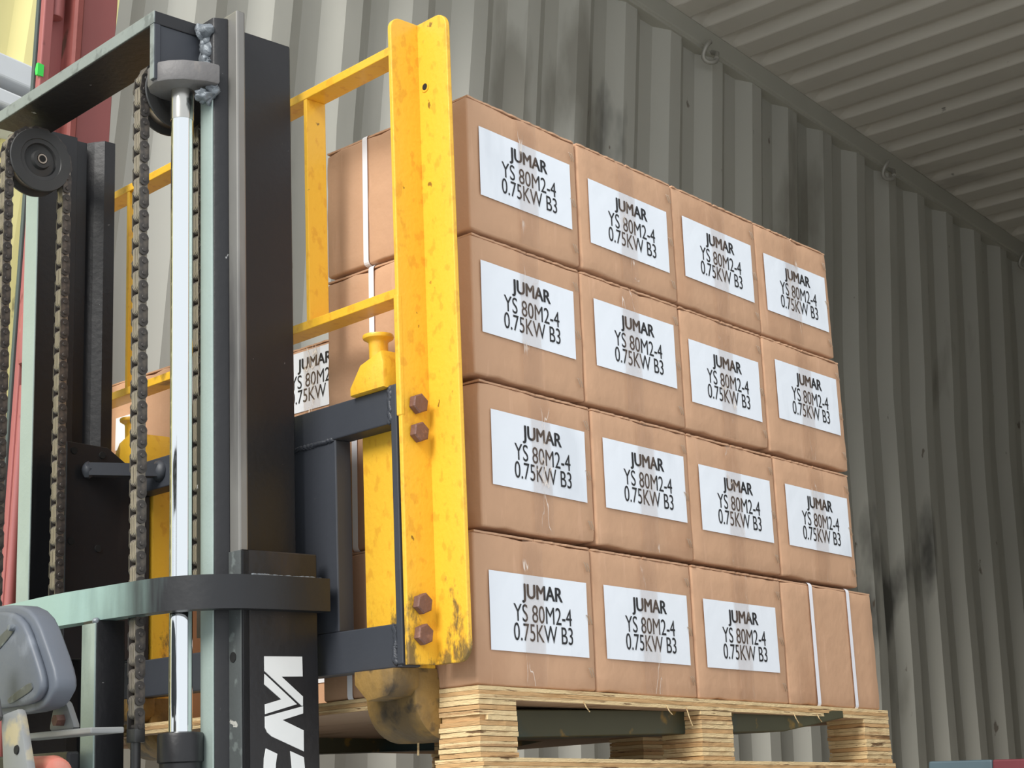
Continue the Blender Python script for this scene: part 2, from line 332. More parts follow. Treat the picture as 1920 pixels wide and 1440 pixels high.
# open container end: maroon corner post with the folded-back door edge, hinge pipe and seal
door = struct(link('door_1', None, None, (-.05, 1.62, -.25)), 'maroon door edge and post at the container end')
def sheared(b, name, mat, parent=door, smooth=None):
    for v in b.bm.verts: v.co.x += .085 * (1.62 - v.co.z) * .9
    for v in b.bm.verts: v.co -= Vector((-.05, 1.62, -.25))
    return b.obj(name, mat, parent, smooth)
sheared(MB().box((-.073, .03), (1.60, 1.66), (-.25, 2.85), .003), 'post_panel', M['maroon'])
sheared(MB().prism([(-.108, 1.66), (-.104, 1.578), (-.098, 1.572), (-.084, 1.572), (-.078, 1.578), (-.073, 1.66)], 'z', -.25, 2.85), 'post_ridge', M['rust'])
sheared(MB().box((-.160, -.105), (1.620, 1.64), (-.25, 2.85), .002), 'recess_panel', M['maroon'])
sheared(MB().box((-.184, -.158), (1.580, 1.600), (-.25, 2.85), .003), 'door_edge', M['maroon'])
sheared(MB().box((-.189, -.181), (1.600, 1.612), (-.25, 2.85), .002), 'door_seal', M['rubber'])
sheared(MB().lathe([(.0, 0), (.017, 0), (.0185, .006), (.0185, 1.1), (.017, 1.11), (0, 1.11)], (-.142, 1.60, 1.68), 'z', 20), 'lock_rod', M['maroon'], smooth=40)
sheared(MB().lathe([(0, 0), (.016, 0), (.019, .01), (.019, .11), (.016, .12), (0, .12)], (-.172, 1.572, .80), 'z', 20), 'rod_collar', M['maroon'], smooth=40)
sheared(MB().lathe([(.0, 0), (.011, 0), (.011, .95), (0, .95)], (-.172, 1.572, -.2), 'z', 16), 'lower_lock_rod', M['maroon'], smooth=40)
sheared(MB().prism([(1.578 + .0, 1.505), (1.586, 1.505), (1.59, 1.52), (1.586, 1.535), (1.578, 1.535)], 'x', -.192, -.176), 'green_sticker', M['green'])

def far_container(name, label, y, x0, x1, z0, z1, mat, step):
    r = link(name, None, None, ((x0 + x1) / 2, y, z0)); tag(r, label, 'container')
    base = Vector(((x0 + x1) / 2, y, z0)); xs = []
    x = x0
    while x < x1:
        for dx, d in ((0, 0), (.07, 0), (.13, .036), (.20, .036), (.268, 0)): xs.append((x + dx, d))
        x += step
    me = grid_mesh('side_panel', len(xs), 2, lambda i, j: tuple(Vector((xs[i][0], y + xs[i][1], (z0 + .1, z1)[j])) - base), mat, 25); link('side_panel', me, r)
    MB().box((x0 - base.x, x1 - base.x), (-.03, .5), (0, .11), .01).obj('bottom_rail', M['whitish'], r)
    MB().box((x0 - base.x, x1 - base.x), (.06, 2.0), (.1, z1 - z0)).obj('body', mat, r)
    return r
far_container('freight_container', 'pale yellow corrugated container high up behind the maroon door', 4.5, -4.0, 3.2, 3.06, 5.6, M['cream'], .28)
far_container('freight_container', 'pale yellow container low down behind the mast, under the upper one', 4.5, -4.0, 3.2, -1.75, 2.80, M['cream'], .28)
tr = tag(MB().box((-4, 3.2), (4.42, 4.6), (2.80, 2.86), .01).box((-4, 3.2), (4.40, 4.7), (2.90, 2.97), .01).obj('spacer_beam', M['whitish']), 'grey-white beams between the two pale yellow containers', 'beam')

# painted crate standing inside the container, only its top edge in view at the lower right
cr = link('steel_crate', None, None, (3.0, .17, -.25)); tag(cr, 'blue and red painted crate at the lower right inside the container', 'crate')
def cpart(name, x, y, z, mat): MB().box((x[0] - 3.0, x[1] - 3.0), (y[0] - .17, y[1] - .17), (z[0] + .25, z[1] + .25), .006).obj(name, mat, cr)
cpart('top_rail', (2.60, 2.66), (.64, .846), (.09, .160), M['blue_paint'])
cpart('top_rail', (2.60, 2.66), (-.50, .64), (.09, .160), M['red_paint'])
cpart('back_rail', (3.34, 3.40), (-.50, .846), (.09, .160), M['blue_paint'])
for yy in (-.50, .786):
    cpart('corner_post', (2.60, 2.66), (yy, yy + .06), (-.25, .09), M['blue_paint']); cpart('corner_post', (3.34, 3.40), (yy, yy + .06), (-.25, .09), M['blue_paint'])
    cpart('side_rail', (2.66, 3.34), (yy, yy + .06), (.09, .158), M['blue_paint'])
for k in range(4): cpart('slat', (2.61, 2.63), (-.44, .786), (-.22 + k * .078, -.16 + k * .078), M['red_paint'])

# ------------------------------------------------------------------ the pallet (load frame)
def S(p): return RS @ Vector(p)
def load_root(name, base):
    o = link(name, None); o.matrix_world = Matrix.Translation(S(base)) @ RS.to_4x4(); return o
pal_base = Vector((.378, .57, -.120))
pal = load_root('pallet', pal_base); tag(pal, 'plywood block pallet under the cartons, lifted on the forks', 'pallet')
def ppart(b, name, mat, parent=pal, smooth=None):
    for v in b.bm.verts: v.co -= pal_base
    return b.obj(name, mat, parent, smooth)
def rough_slab(x, y, z, amp, n=14):
    """slab with chewed edges"""
    b = MB(); pts = []
    for i in range(n): pts.append((x[0] + (x[1] - x[0]) * i / n, y[0] + random.uniform(-amp, amp)))
    for i in range(6): pts.append((x[1] + random.uniform(-amp, amp), y[0] + (y[1] - y[0]) * i / 6))
    for i in range(n): pts.append((x[1] - (x[1] - x[0]) * i / n, y[1] + random.uniform(-amp, amp)))
    for i in range(6): pts.append((x[0] + random.uniform(-amp, amp), y[1] - (y[1] - y[0]) * i / 6))
    return b.prism(pts, 'z', z[0], z[1])
PX0, PX1, PY1 = -.215, .968, 1.15
for k in range(3):
    ppart(rough_slab((PX0, PX1), (0, PY1), (-.0185 + k * .0062, -.0185 + (k + 1) * .0062 - .0004), .0016, 40), 'deck_ply', M['wood'] if k != 1 else M['wood_in'])
ppart(MB().box((PX0 + .004, PX1 - .004), (.004, PY1 - .004), (-.0192, -.0182)), 'deck_underside', M['wood_face'])
for (bx0, bx1) in ((PX0, -.134), (.332, .424), (.872, .966)):
    for (by0, by1) in ((0.0, .082), (.53, .62), (1.06, 1.15)):
        blk = ppart(MB().box((bx0 + .004, bx1 - .004), (by0 + .004, by1 - .004), (-.1005, -.019)), 'block', M['wood_in'])
        n = 11; h = .0815 / n
        for q in range(n):
            dx, dy = random.uniform(-.0010, .0010), random.uniform(-.0010, .0010)
            cut = .016 if (q == 7 and by0 == 0 and bx0 < 0) else 0
            sl = rough_slab((bx0 + dx + cut, bx1 + dx), (by0 + dy, by1 + dy), (-.1005 + q * h, -.1005 + (q + 1) * h - random.uniform(.0003, .0012)), .0012, 6)
            ppart(sl, 'ply', M['wood'] if q % 3 else M['wood_in'], blk)
for (by0, by1) in ((-.004, .09), (.53, .62), (1.06, 1.154)):
    for k in range(3):
        ppart(rough_slab((PX0, PX1 + .004), (by0, by1), (-.119 + k * .006, -.119 + (k + 1) * .006 - .0004), .0016, 40), 'bottom_ply', M['wood'] if k != 1 else M['wood_in'])
for (sx, sz, ln) in ((.29, -.02, .026), (.02, -.019, .012), (.62, -.019, .014), (.70, -.019, .010), (.235, -.019, .010)):   # splinters hanging off the deck edge
    ppart(MB().tube([(sx, -.001, sz + .004), (sx + .003, -.004, sz - ln * .5), (sx + .012, -.003, sz - ln)], .0009, 5), 'splinter', M['wood'])
for (sx, sy, ln) in ((-.19, .16, .05), (-.185, .152, .07)):
    ppart(MB().tube([(sx, sy, -.02), (sx - .004, sy - .003, -.05), (sx - .002, sy, -.02 - ln)], .0016, 5), 'splinter', M['wood'])

# ------------------------------------------------------------------ cartons
CW, CD, CH = .2715, .327, .2245
def carton_mesh(w, d, h, seed):
    bm = bmesh.new(); bmesh.ops.create_cube(bm, size=1.0)
    for v in bm.verts: v.co = Vector((v.co.x * w, v.co.y * d, (v.co.z + .5) * h))
    bmesh.ops.bevel(bm, geom=bm.edges[:], offset=.0038, segments=2, affect='EDGES', profile=.5)
    long = [e for e in bm.edges if e.calc_length() > .1]
    bmesh.ops.subdivide_edges(bm, edges=long, cuts=9, use_grid_fill=True)
    for v in bm.verts:
        p = v.co; o = Vector((seed * 7.3, seed * 3.1, 0))
        nx, ny, nz = p.x / (w / 2), p.y / (d / 2), (p.z - h / 2) / (h / 2)
        k = noise.noise(p * 14 + o) * .0016 + noise.noise(p * 38 + o) * .0007
        edge = max(abs(nx) * abs(ny), abs(nx) * abs(nz), abs(ny) * abs(nz))
        bulge = .0012 * (1 - max(0, edge) ** 2)
        if abs(nx) > .97: v.co.x += math.copysign(k + bulge * .3, nx)
        if abs(ny) > .97: v.co.y += math.copysign(k + bulge, ny)
        if abs(nz) > .97: v.co.z += -abs(k) * (1 if nz > 0 else -1)
        if abs(nz) > .9 and (abs(nx) > .9 or abs(ny) > .9):      # crushed edges and corners
            c = max(0, noise.noise(p * 22 + o * 2)) * .007
            v.co.z -= math.copysign(c, nz)
            if abs(nx) > .9: v.co.x -= math.copysign(c * .6, nx)
    me = bpy.data.meshes.new('body'); bm.to_mesh(me); bm.free(); me.materials.append(M['card'])
    me.polygons.foreach_set('use_smooth', [True] * len(me.polygons)); me.set_sharp_from_angle(angle=math.radians(55))
    return me
def text_line(body, width, height, bold):
    cu = bpy.data.curves.new('lettering', 'FONT'); cu.body = body; cu.size = 1; cu.offset = bold; cu.extrude = 0; cu.resolution_u = 6
    ob = bpy.data.objects.new('lettering', cu); COL.objects.link(ob)
    dg = bpy.context.evaluated_depsgraph_get(); me = bpy.data.meshes.new_from_object(ob.evaluated_get(dg))
    bpy.data.objects.remove(ob)
    vs = [v.co.copy() for v in me.vertices]; fs = [tuple(p.vertices) for p in me.polygons]; bpy.data.meshes.remove(me)
    x0, x1 = min(v.x for v in vs), max(v.x for v in vs); y0, y1 = min(v.y for v in vs), max(v.y for v in vs)
    return [((v.x - x0) / (x1 - x0) * width - width / 2, (v.y - y0) / (y1 - y0) * height) for v in vs], fs
LW, LH = .227, .117
def lettering_mesh():
    V, Fc = [], []
    for body, wd, ht, zc, bold in (('JUMAR', .093, .0285, .775, .0009), ('YS 80M2-4', .135, .0265, .52, .0), ('0.75KW B3', .137, .0265, .275, .0)):
        v, f = text_line(body, wd, ht, 0)
        for n, (bx, bz) in enumerate(((0, 0), (-bold, 0), (bold, 0), (0, bold * .5), (0, -bold * .5)) if bold else ((0, 0),)):
            o = len(V); V += [(x + bx, -.00004 * n, z + bz + zc * LH - ht / 2) for x, z in v]; Fc += [tuple(i + o for i in t) for t in f]
    me = bpy.data.meshes.new('lettering'); me.from_pydata(V, [], Fc); me.update(); me.materials.append(M['ink']); return me
LET = lettering_mesh()
def label_mesh():
    n, m = 10, 5
    me = grid_mesh('label', n, m, lambda i, j: (LW * (i / (n - 1) - .5), .0003 * noise.noise(Vector((i * .9, j * .9, 2))), LH * j / (m - 1)), M['label'])
    return me
LAB = label_mesh()
def tape_mesh(h, d):
    b = MB(); w = .046
    rows = []
    prof = [(-d / 2 + .05, .0006), (-d / 2 - .0018, .0006)]
    n = 15
    for j in range(n):
        rows.append([(w * (i / 6 - .5), -.0012 + .0006 * noise.noise(Vector((i * 1.3, j * .7, 9))), h * j / (n - 1)) for i in range(7)])
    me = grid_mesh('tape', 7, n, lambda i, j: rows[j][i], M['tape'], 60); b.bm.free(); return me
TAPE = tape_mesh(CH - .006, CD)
def staple_mesh():
    b = MB()
    for k in (0, 1): b.tube([(.006 * k - .004, -.0004, .006), (.006 * k - .0035, -.0016, .0055), (.006 * k + .0025, -.0018, -.0075), (.006 * k + .003, -.0004, -.008)], .0007, 5)
    return b.mesh('staple', M['staple'], 60)
STAPLE = staple_mesh()
def strap_mesh(w, h):
    """band right round the carton in its x-z plane"""
    b = MB(); e = .0022; r = .006; pts = []
    for cx, cz, a0 in ((w / 2 - r, h - r, 0), (-w / 2 + r, h - r, 90), (-w / 2 + r, r, 180), (w / 2 - r, r, 270)):
        for k in range(5): a = math.radians(a0 + k * 22.5); pts.append((cx + (r + e) * math.cos(a), cz + (r + e) * math.sin(a)))
    n = len(pts); vs, fs = [], []
    for x, z in pts: vs += [(x, -.006, z), (x, .006, z)]
    for i in range(n): j = (i + 1) % n; fs.append((2 * i, 2 * i + 1, 2 * j + 1, 2 * j))
    b.bm.free(); me = bpy.data.meshes.new('strap'); me.from_pydata(vs, [], fs); me.update(); me.materials.append(M['strap']); return me
STRAP = strap_mesh(CW, CH)
BODIES = [carton_mesh(CW, CD, CH, s) for s in range(6)]
def flap_mesh(seed):
    b = MB(); w, d = CW - .002, CD - .001; rnd = random.Random(seed)
    for sg in (-1, 1):
        x0, x1 = sorted((sg * .0012, sg * w / 2)); n = 16; pts = []
        for i in range(n): pts.append((x0 + (x1 - x0) * i / n, -d / 2 - rnd.uniform(-.0006, .0022)))
        for i in range(8): pts.append((x1 + (rnd.uniform(-.001, .001) if sg > 0 else 0), -d / 2 + d * i / 8))
        for i in range(n): pts.append((x1 - (x1 - x0) * i / n, d / 2 + rnd.uniform(-.001, .001)))
        for i in range(8): pts.append((x0 + (rnd.uniform(-.001, .001) if sg < 0 else 0), d / 2 - d * i / 8))
        b.prism(pts, 'z', CH - .0010, CH + .0020)
    return b.mesh('top_flaps', M['card'])
FLAPS = [flap_mesh(k) for k in range(4)]
def carton(label, base, rotz=0.0, straps=(.10, -.06), lab=True, lab_dx=0.0, lab_z=.060, tape_dx=0.0, seed=0, group='cartons stacked on the pallet', tilt=0.0, small=None, staples=True, sx=1.0):
    o = load_root('carton', base)
    o.matrix_world = o.matrix_world @ Matrix.Rotation(rotz, 4, 'Z') @ Matrix.Rotation(tilt, 4, 'Y')
    tag(o, label, 'carton', group)
    bo = link('body', BODIES[seed % 6], o); bo.scale.x = sx
    fl = link('top_flaps', FLAPS[seed % 4], o); fl.scale.x = sx
    for q, sy in enumerate(straps):
        st = link('strap', STRAP, o, (0, sy, 0), (0, 0, random.uniform(-.03, .03))); st.scale = (1.008 * sx, 1, 1.012)
    if lab:
        l = link('label', LAB, o, (lab_dx, -CD / 2 - .0030, lab_z), (0, random.uniform(-.006, .006), 0))
        link('lettering', LET, l, (.006, -.0007, -.002))
    if lab or staples:
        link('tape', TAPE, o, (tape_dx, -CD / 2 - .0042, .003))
    if staples:
        for zz in (.030, .112, .195): link('staple', STAPLE, o, (CW * sx / 2 - .017, -CD / 2 - .0028, zz))
    if small:
        MB().box((-.0012, 0), (-.04, .05), (small, small + .066)).obj('shipping_label', M['small_label'], o, None, (-CW / 2 - .0024, 0, 0))
    return o
ROWS = [(.0, [-.2149, .0614, .3338, .6159]), (.2340, [-.1946, .0784, .3475, .6247, .901]), (.4690, [-.2002, .0686, .3480, .6174, .9049]), (.7022, [-.2003, .0728, .3489, .6239, .8917])]
RN = ['bottom row', 'third row from the top', 'second row from the top', 'top row']
CN = ['beside the yellow backrest', 'second from the backrest', 'third from the backrest', 'farthest from the backrest']
LDX = [[.006, .004, .0, 0], [.002, .004, .004, .006], [-.002, .004, .000, .008], [.002, .0, .002, .004]]
LZ = [[.052, .054, .054, 0], [.066, .064, .058, .060], [.068, .068, .052, .070], [.062, .050, .056, .052]]
for r, (z, xs) in enumerate(ROWS):
    for c in range(len(xs) - 1):
        w = xs[c + 1] - xs[c] - .003
        carton('white-labelled carton in the ' + RN[r] + ', ' + CN[c], ((xs[c] + xs[c + 1]) / 2, CD / 2 + .003 + random.uniform(0, .002), z), straps=((.097, .109, .053, .064)[r], -.07),
               lab_dx=LDX[r][c], lab_z=LZ[r][c], tape_dx=random.uniform(-.012, .010), seed=r * 4 + c, sx=w / CW, rotz=random.uniform(-.004, .004), group='cartons labelled towards the camera')
# the last carton of the bottom row lies lengthwise: straps on its long side, no label on it
carton('plain strapped carton turned lengthwise at the far end of the bottom row', (.6170 + CD / 2 + .001, CW / 2 + .003, 0), rotz=math.pi / 2, straps=(.068, -.066), lab=False, staples=False, seed=3)
# second and third ranks behind
for z, t in ((.0, 'lowest carton of the middle column behind the mast'), (.2340, 'middle carton of the column behind the mast, hidden by the carriage')):
    carton(t, (.165, .665, z), rotz=-math.pi / 2, seed=4 if z else 1, lab=True, lab_dx=.0)
carton('carton with its white label turned to the mast, seen beside the black rail', (.185, .612, .469), rotz=-math.pi / 2, seed=2, lab_dx=.0, lab_z=.100)
for z, t in ((.0, 'bottom carton'), (.2340, 'middle carton'), (.469, 'top carton')):
    carton(t + ' of the far column glimpsed between chain and chrome rod', (.045, 1.02, z), seed=int(z * 10), lab=False, staples=False, small=.085, straps=(.13, -.02))

# ------------------------------------------------------------------ the forklift mast, carriage and forks (mast frame)
FB = Vector((-.45, .553, -1.78))
fk = link('forklift', None); fk.matrix_world = Matrix.Translation(RF @ FB) @ RF.to_4x4()
tag(fk, 'black forklift mast with yellow load backrest carrying the pallet', 'forklift')
def fpart(b, name, mat, parent=fk, smooth=None):
    return b.obj(name, mat, parent, smooth, -FB if parent is fk else None)
YM = .553
mir = lambda y: 2 * YM - y
ZT, ZB = 1.066, -1.60
# right inner rail
fpart(MB().prism([(-.446, .285), (-.446, .268), (-.436, .264), (-.326, .264), (-.322, .268), (-.322, .285)], 'z', ZB, ZT, .0015), 'mast_rail_web', M['black'])
fpart(MB().box((-.458, -.442), (.222, .287), (.20, ZT + .010), .003), 'mast_rail_flange', M['steel_dark'])
fpart(MB().prism([(-.4590, .287), (-.4590, .246), (-.464, .2475), (-.470, .251), (-.478, .2545), (-.480, .257), (-.480, .287)], 'z', ZB, ZT + .002), 'mast_rail_face', M['black'], smooth=60)
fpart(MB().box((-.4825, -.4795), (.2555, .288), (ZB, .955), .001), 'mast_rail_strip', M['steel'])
# left inner rail, its hollow side towards the camera
fpart(MB().prism([(-.478, .852), (-.478, .822), (-.40, .822), (-.392, .836), (-.372, .836), (-.364, .822), (-.352, .806), (-.330, .806), (-.328, .812), (-.328, .852)], 'z', ZB, ZT, .002), 'mast_rail_web', M['black'])
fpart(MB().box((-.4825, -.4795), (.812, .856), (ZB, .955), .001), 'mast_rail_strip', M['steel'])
# top cross-beam with gusset and welds
fpart(MB().box((-.566, -.472), (.288, .825), (1.045, 1.0665), .0015), 'crossbeam', M['black'])
fpart(MB().box((-.5678, -.5655), (.2875, .8255), (1.0455, 1.0662), .0008), 'beam_lit_edge', M['edge'])  # lit front face of the beam, painted as a lighter strip
fpart(MB().box((-.566, -.555), (.288, .300), (.952, 1.0455), .0015).box((-.557, -.478), (.290, .300), (.962, 1.0455), .001), 'gusset', M['carriage'])
fpart(MB().box((-.5678, -.5655), (.2885, .2995), (.953, 1.045), .0008), 'gusset_lit_edge', M['edge'])  # same painted lit face on the gusset
wb = MB()
for k in range(22): wb.blob((-.481 + random.uniform(-.003, .003), .276 + random.uniform(-.006, .006), 1.054 - k * .0048), random.uniform(.006, .010), (.8, 1.2, 1.3), amp=.6)
for k in range(7): wb.blob((-.484, .262 + k * .004, 1.05 + random.uniform(-.006, .008)), .010, amp=.6)
for k in range(12): wb.blob((-.484 + random.uniform(-.003, .003), .250 + k * .0016, .938 + k * .004), .009, amp=.6)
wb.blob((-.494, .258, .932), .012, (1.2, 1, .7), amp=.9, sub=3); wb.blob((-.486, .262, .931), .011, amp=.9, sub=3)
fpart(wb, 'weld_bead', M['weld'], smooth=60)
# clevis holding the rod head
fpart(MB().prism([(-.480, .238), (-.502, .240), (-.535, .256), (-.552, .272), (-.563, .292), (-.560, .318), (-.545, .336), (-.520, .345), (-.480, .345)], 'z', .948, .982, .004), 'rod_bracket', M['bracket'], smooth=40)
fpart(MB().lathe([(0, 0), (.016, 0), (.014, .008), (0, .009)], (-.516, .292, .981), 'z', 20), 'rod_nut', M['weld'], smooth=40)
RX, RY = -.510, .297
fpart(MB().lathe([(0, -.06), (.0170, -.06), (.0170, .900), (0, .900)], (RX, RY, 0), 'z', 48), 'piston_rod', M['chrome'], smooth=40)
fpart(MB().lathe([(0, .8985), (.0178, .8985), (.0180, .902), (.0180, .950), (0, .950)], (RX, RY, 0), 'z', 40), 'rod_head', M['nickel'], smooth=40)
fpart(MB().lathe([(0, -1.6), (.0300, -1.6), (.0300, -.084), (.0330, -.082), (.0330, -.046), (.0315, -.042), (.019, -.040), (0, -.040)], (RX, RY, 0), 'z', 40), 'lift_cylinder', M['black'], smooth=35)

# sheaves and leaf chains
def plate_outline(p, r):
    pts = []
    for k in range(9): a = math.radians(-20 + 220 * k / 8); pts.append((r * math.cos(a), p / 2 + r * math.sin(a)))
    for k in range(9): a = math.radians(160 + 220 * k / 8); pts.append((r * math.cos(a), -p / 2 + r * math.sin(a)))
    return pts
CP = .01905
def outer_link():
    b = MB(); o = plate_outline(CP, .0084)
    for y in (-.0115, .0085): b.prism(o, 'y', y, y + .003)
    for z in (-CP / 2, CP / 2): b.lathe([(0, -.0132), (.0032, -.0132), (.0036, -.0126), (.0036, .0126), (.0032, .0132), (0, .0132)], (0, 0, z), 'y', 10)
    return b.mesh('chain_link', M['chain'], 40)
def inner_link():
    b = MB(); o = plate_outline(CP, .0080)
    for y in (-.0080, -.0038, .0008, .0050): b.prism(o, 'y', y, y + .0032)
    return b.mesh('chain_link', M['chain_in'], 40)
OL, IL = outer_link(), inner_link()
def chain(xf, xb, y, zc, z_front, z_back):
    ch = fpart(MB().lathe([(0, -.012), (.004, -.012), (.004, .012), (0, .012)], (xf, y, z_front), 'y', 10), 'lift_chain', M['chain'], smooth=40)
    xc, R = (xf + xb) / 2, (xb - xf) / 2
    L1 = zc - z_front; L2 = math.pi * R; L3 = zc - z_back; n = int((L1 + L2 + L3) / CP)
    for i in range(n):
        s = (i + .5) * CP
        if s < L1: p, a = (xf, z_front + s), 0
        elif s < L1 + L2: t = (s - L1) / R; p, a = (xc - R * math.cos(t), zc + R * math.sin(t)), t
        else: p, a = (xb, zc - (s - L1 - L2)), math.pi
        link('chain_link', OL if i % 2 == 0 else IL, ch, (p[0], y, p[1]), (0, a, 0))
    return ch
def sheave(xc, y, zc, R):
    r = R - .008
    b = MB().lathe([(0, -.019), (.008, -.019), (.010, -.022), (.016, -.021), (.018, -.014), (.029, -.012), (.031, -.016), (.038, -.0165), (.039, -.018), (r + .010, -.018), (r + .011, -.015), (r, -.012), (r, .012), (r + .011, .015), (r + .011, .018), (.031, .017), (0, .017)], (xc, y, zc), 'y', 48)
    sh = fpart(b, 'sheave', M['sheave'], smooth=30)
    MB().lathe([(0, -.0232), (.0062, -.0232), (.0062, -.019), (0, -.019)], (xc, y, zc), 'y', 20).obj('axle_hole_shade', M['hole_shade_tyre'], sh)  # solid dark disc, painted shade of the axle bore
    MB().lathe([(.0062, -.0228), (.0088, -.0226), (.0090, -.0205), (.0062, -.0200)], (xc, y, zc), 'y', 28).obj('axle_ring', M['bright_steel'], sh, 40)
    MB().lathe([(r - .001, -.0115), (r + .0008, -.0115), (r + .0008, .0115), (r - .001, .0115)], (xc, y, zc), 'y', 48).obj('groove', M['bright_steel'], sh, 40)
chain(-.545, -.437, .360, .962, -.030, .16); sheave(-.491, .360, .962, .054)
chain(-.577, -.467, .745, .964, -.10, .20); sheave(-.522, .745, .964, .055)
for (xx, yy, zz) in ((-.545, .360, -.030), (-.577, .745, -.10)):
    fpart(MB().box((xx - .009, xx + .009), (yy - .012, yy + .012), (zz - .022, zz - .002), .002).lathe([(0, -.5), (.0075, -.5), (.0075, -.02), (0, -.02)], (xx, yy, zz), 'z', 14), 'chain_anchor', M['sheave'], smooth=35)

# tie bar wrapping the mast, outer rails and centre post
tp = [(-.575, 1.00), (-.575, .70), (-.577, .524), (-.566, .42), (-.556, .34), (-.545, .285), (-.530, .255), (-.508, .230), (-.480, .214), (-.455, .208), (-.396, .204), (-.318, .204)]
def smooth_path(p, z):
    out = []
    for i in range(len(p) - 1):
        a, b, c, d = p[max(i - 1, 0)], p[i], p[i + 1], p[min(i + 2, len(p) - 1)]
        for k in range(4):
            t = k / 4
            out.append(tuple(.5 * (2 * b[m] + (c[m] - a[m]) * t + (2 * a[m] - 5 * b[m] + 4 * c[m] - d[m]) * t * t + (3 * b[m] - a[m] - 3 * c[m] + d[m]) * t ** 3) for m in (0, 1)) + (z,))
    return out + [p[-1] + (z,)]
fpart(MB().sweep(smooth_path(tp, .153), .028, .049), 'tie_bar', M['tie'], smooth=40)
orr = fpart(MB().box((-.458, -.322), (.216, .236), (ZB, .217), .002).box((-.458, -.444), (.216, .262), (ZB, .217), .002), 'outer_rail', M['black'])
MB().box((-.4605, -.4575), (.2175, .262), (ZB, .216), .0008).obj('rail_strip', M['beam'], orr)
MB().lathe([(0, 0), (.0075, 0), (.0075, .0035), (0, .0035)], (-.4615, .236, .062), 'x', 20).obj('bolt_hole_shade', M['hole_shade_tyre'], orr)  # shade in the bolt hole painted as a flat disc
fpart(MB().box((-.458, -.322), (.870, .890), (ZB, .217), .002).box((-.458, -.444), (.845, .890), (ZB, .217), .002), 'outer_rail', M['black'])
for k, pl in enumerate([
    [(-0.4207, 0.0624), (-0.3528, 0.063), (-0.3524, 0.034), (-0.3906, 0.0334), (-0.3525, 0.0049), (-0.3527, -0.0087), (-0.3551, -0.0084), (-0.4205, 0.0411)],
    [(-0.4205, 0.037), (-0.3636, -0.0063), (-0.4199, -0.02), (-0.4203, -0.0063), (-0.3913, 0.0007), (-0.421, 0.022)],
    [(-0.4204, -0.0237), (-0.3524, -0.0093), (-0.3526, -0.0197), (-0.3898, -0.0288), (-0.352, -0.044), (-0.3522, -0.0741), (-0.409, -0.0519), (-0.4167, -0.0461), (-0.4204, -0.0392)],
    [(-0.4193, -0.0686), (-0.3996, -0.0765), (-0.4025, -0.0915), (-0.4035, -0.118), (-0.398, -0.150), (-.42, -.160), (-0.4245, -0.118), (-0.4226, -0.0822)],
    [(-0.3762, -0.0733), (-0.3524, -0.0825), (-0.3485, -0.118), (-.352, -.160), (-.374, -.150), (-0.3717, -0.118)]]):
    MB().prism(pl, 'y', .2148, .2160).obj('logo_letter', M['decal'], orr)
wt = MB()
for k in range(26): wt.blob((-.44 + k * .0048, .2125, .1785 + random.uniform(-.001, .001)), .0045, (1.5, 1, .7))
fpart(wt, 'weld_bead', M['weld'], smooth=60)
fpart(MB().box((-.584, -.536), (.407, .446), (-1.5, .129), .0015), 'centre_post', M['black'])
fpart(MB().box((-.5865, -.5835), (.4075, .4455), (-1.5, .124), .0008), 'post_strip', M['steel'])  # reflecting face of the black post, painted as a pale strip
wp = MB()
for k in range(8): wp.blob((-.582 + k * .003, .412 + k * .004, .127), .006)
fpart(wp, 'weld_bead', M['weld'], smooth=60)

# carriage
cg = fpart(MB().box((-.300, -.264), (.050, 1.056), (.394, .449), .002), 'carriage_top_bar', M['carriage'])
fpart(MB().box((-.300, -.264), (.050, 1.056), (.036, .099), .002), 'carriage_bottom_bar', M['carriage'])
for s in (1, -1):
    m = (lambda y: y) if s == 1 else mir
    lo, hi = sorted((m(.044), m(.058))); fpart(MB().box((-.302, -.240), (lo, hi), (.040, .452), .002), 'carriage_end_plate', M['carriage'])
    lo, hi = sorted((m(.196), m(.330))); fpart(MB().box((-.298, -.268), (lo, hi), (.099, .394), .002), 'carriage_upright', M['carriage'])
    lo, hi = sorted((m(.340), m(.354)))
    if s == -1: lo, hi = .756, .770
    sp = fpart(MB().prism([(-.446, .10), (-.446, .474), (-.366, .470), (-.332, .447), (-.300, .43), (-.300, .10)], 'y', lo, hi, .0015), 'carriage_side_plate', M['black'])
    if s == -1:
        for hx, hz in ((-.432, .458), (-.377, .455), (-.435, .300), (-.383, .290)):
            MB().lathe([(0, -.0022), (.006, -.0022), (.0068, 0), (0, 0)], (hx, lo, hz), 'y', 16).obj('plate_hole_shade', M['hole_shade_tyre'], sp)  # hole shade painted as dark discs on the plate
wc = MB()
for k in range(16): wc.blob((-.301, .060 + random.uniform(-.002, .002), .398 + k * .0032), .0042, (.7, 1.2, 1.4), amp=.5)
fpart(wc, 'weld_bead', M['carriage'], smooth=60)
wc = MB()
for k in range(16): wc.blob((-.301, .062 + random.uniform(-.002, .003), .044 + k * .0033), .0040, (.7, 1.2, 1.4), amp=.5)
fpart(wc, 'weld_bead', M['carriage'], smooth=60)
wc = MB()
for k in range(26): wc.blob((-.2995, .205 + k * .0045, .394 + random.uniform(-.001, .001)), .0036, (.8, 1.7, 1), amp=.5)
fpart(wc, 'weld_bead', M['carriage'], smooth=60)
arm = MB()
a0, a1 = Vector((-.412, .742, .424)), Vector((-.300, .692, .424)); t = (a1 - a0)
arm.sweep([tuple(a0), tuple(a1)], .022, .022)
arm.blob(tuple(a0), .014, (.8, .8, 1.1)); arm.blob(tuple(a1), .02, (.7, 1, 1), amp=.15)
fpart(arm, 'chain_arm', M['carriage'], smooth=40)

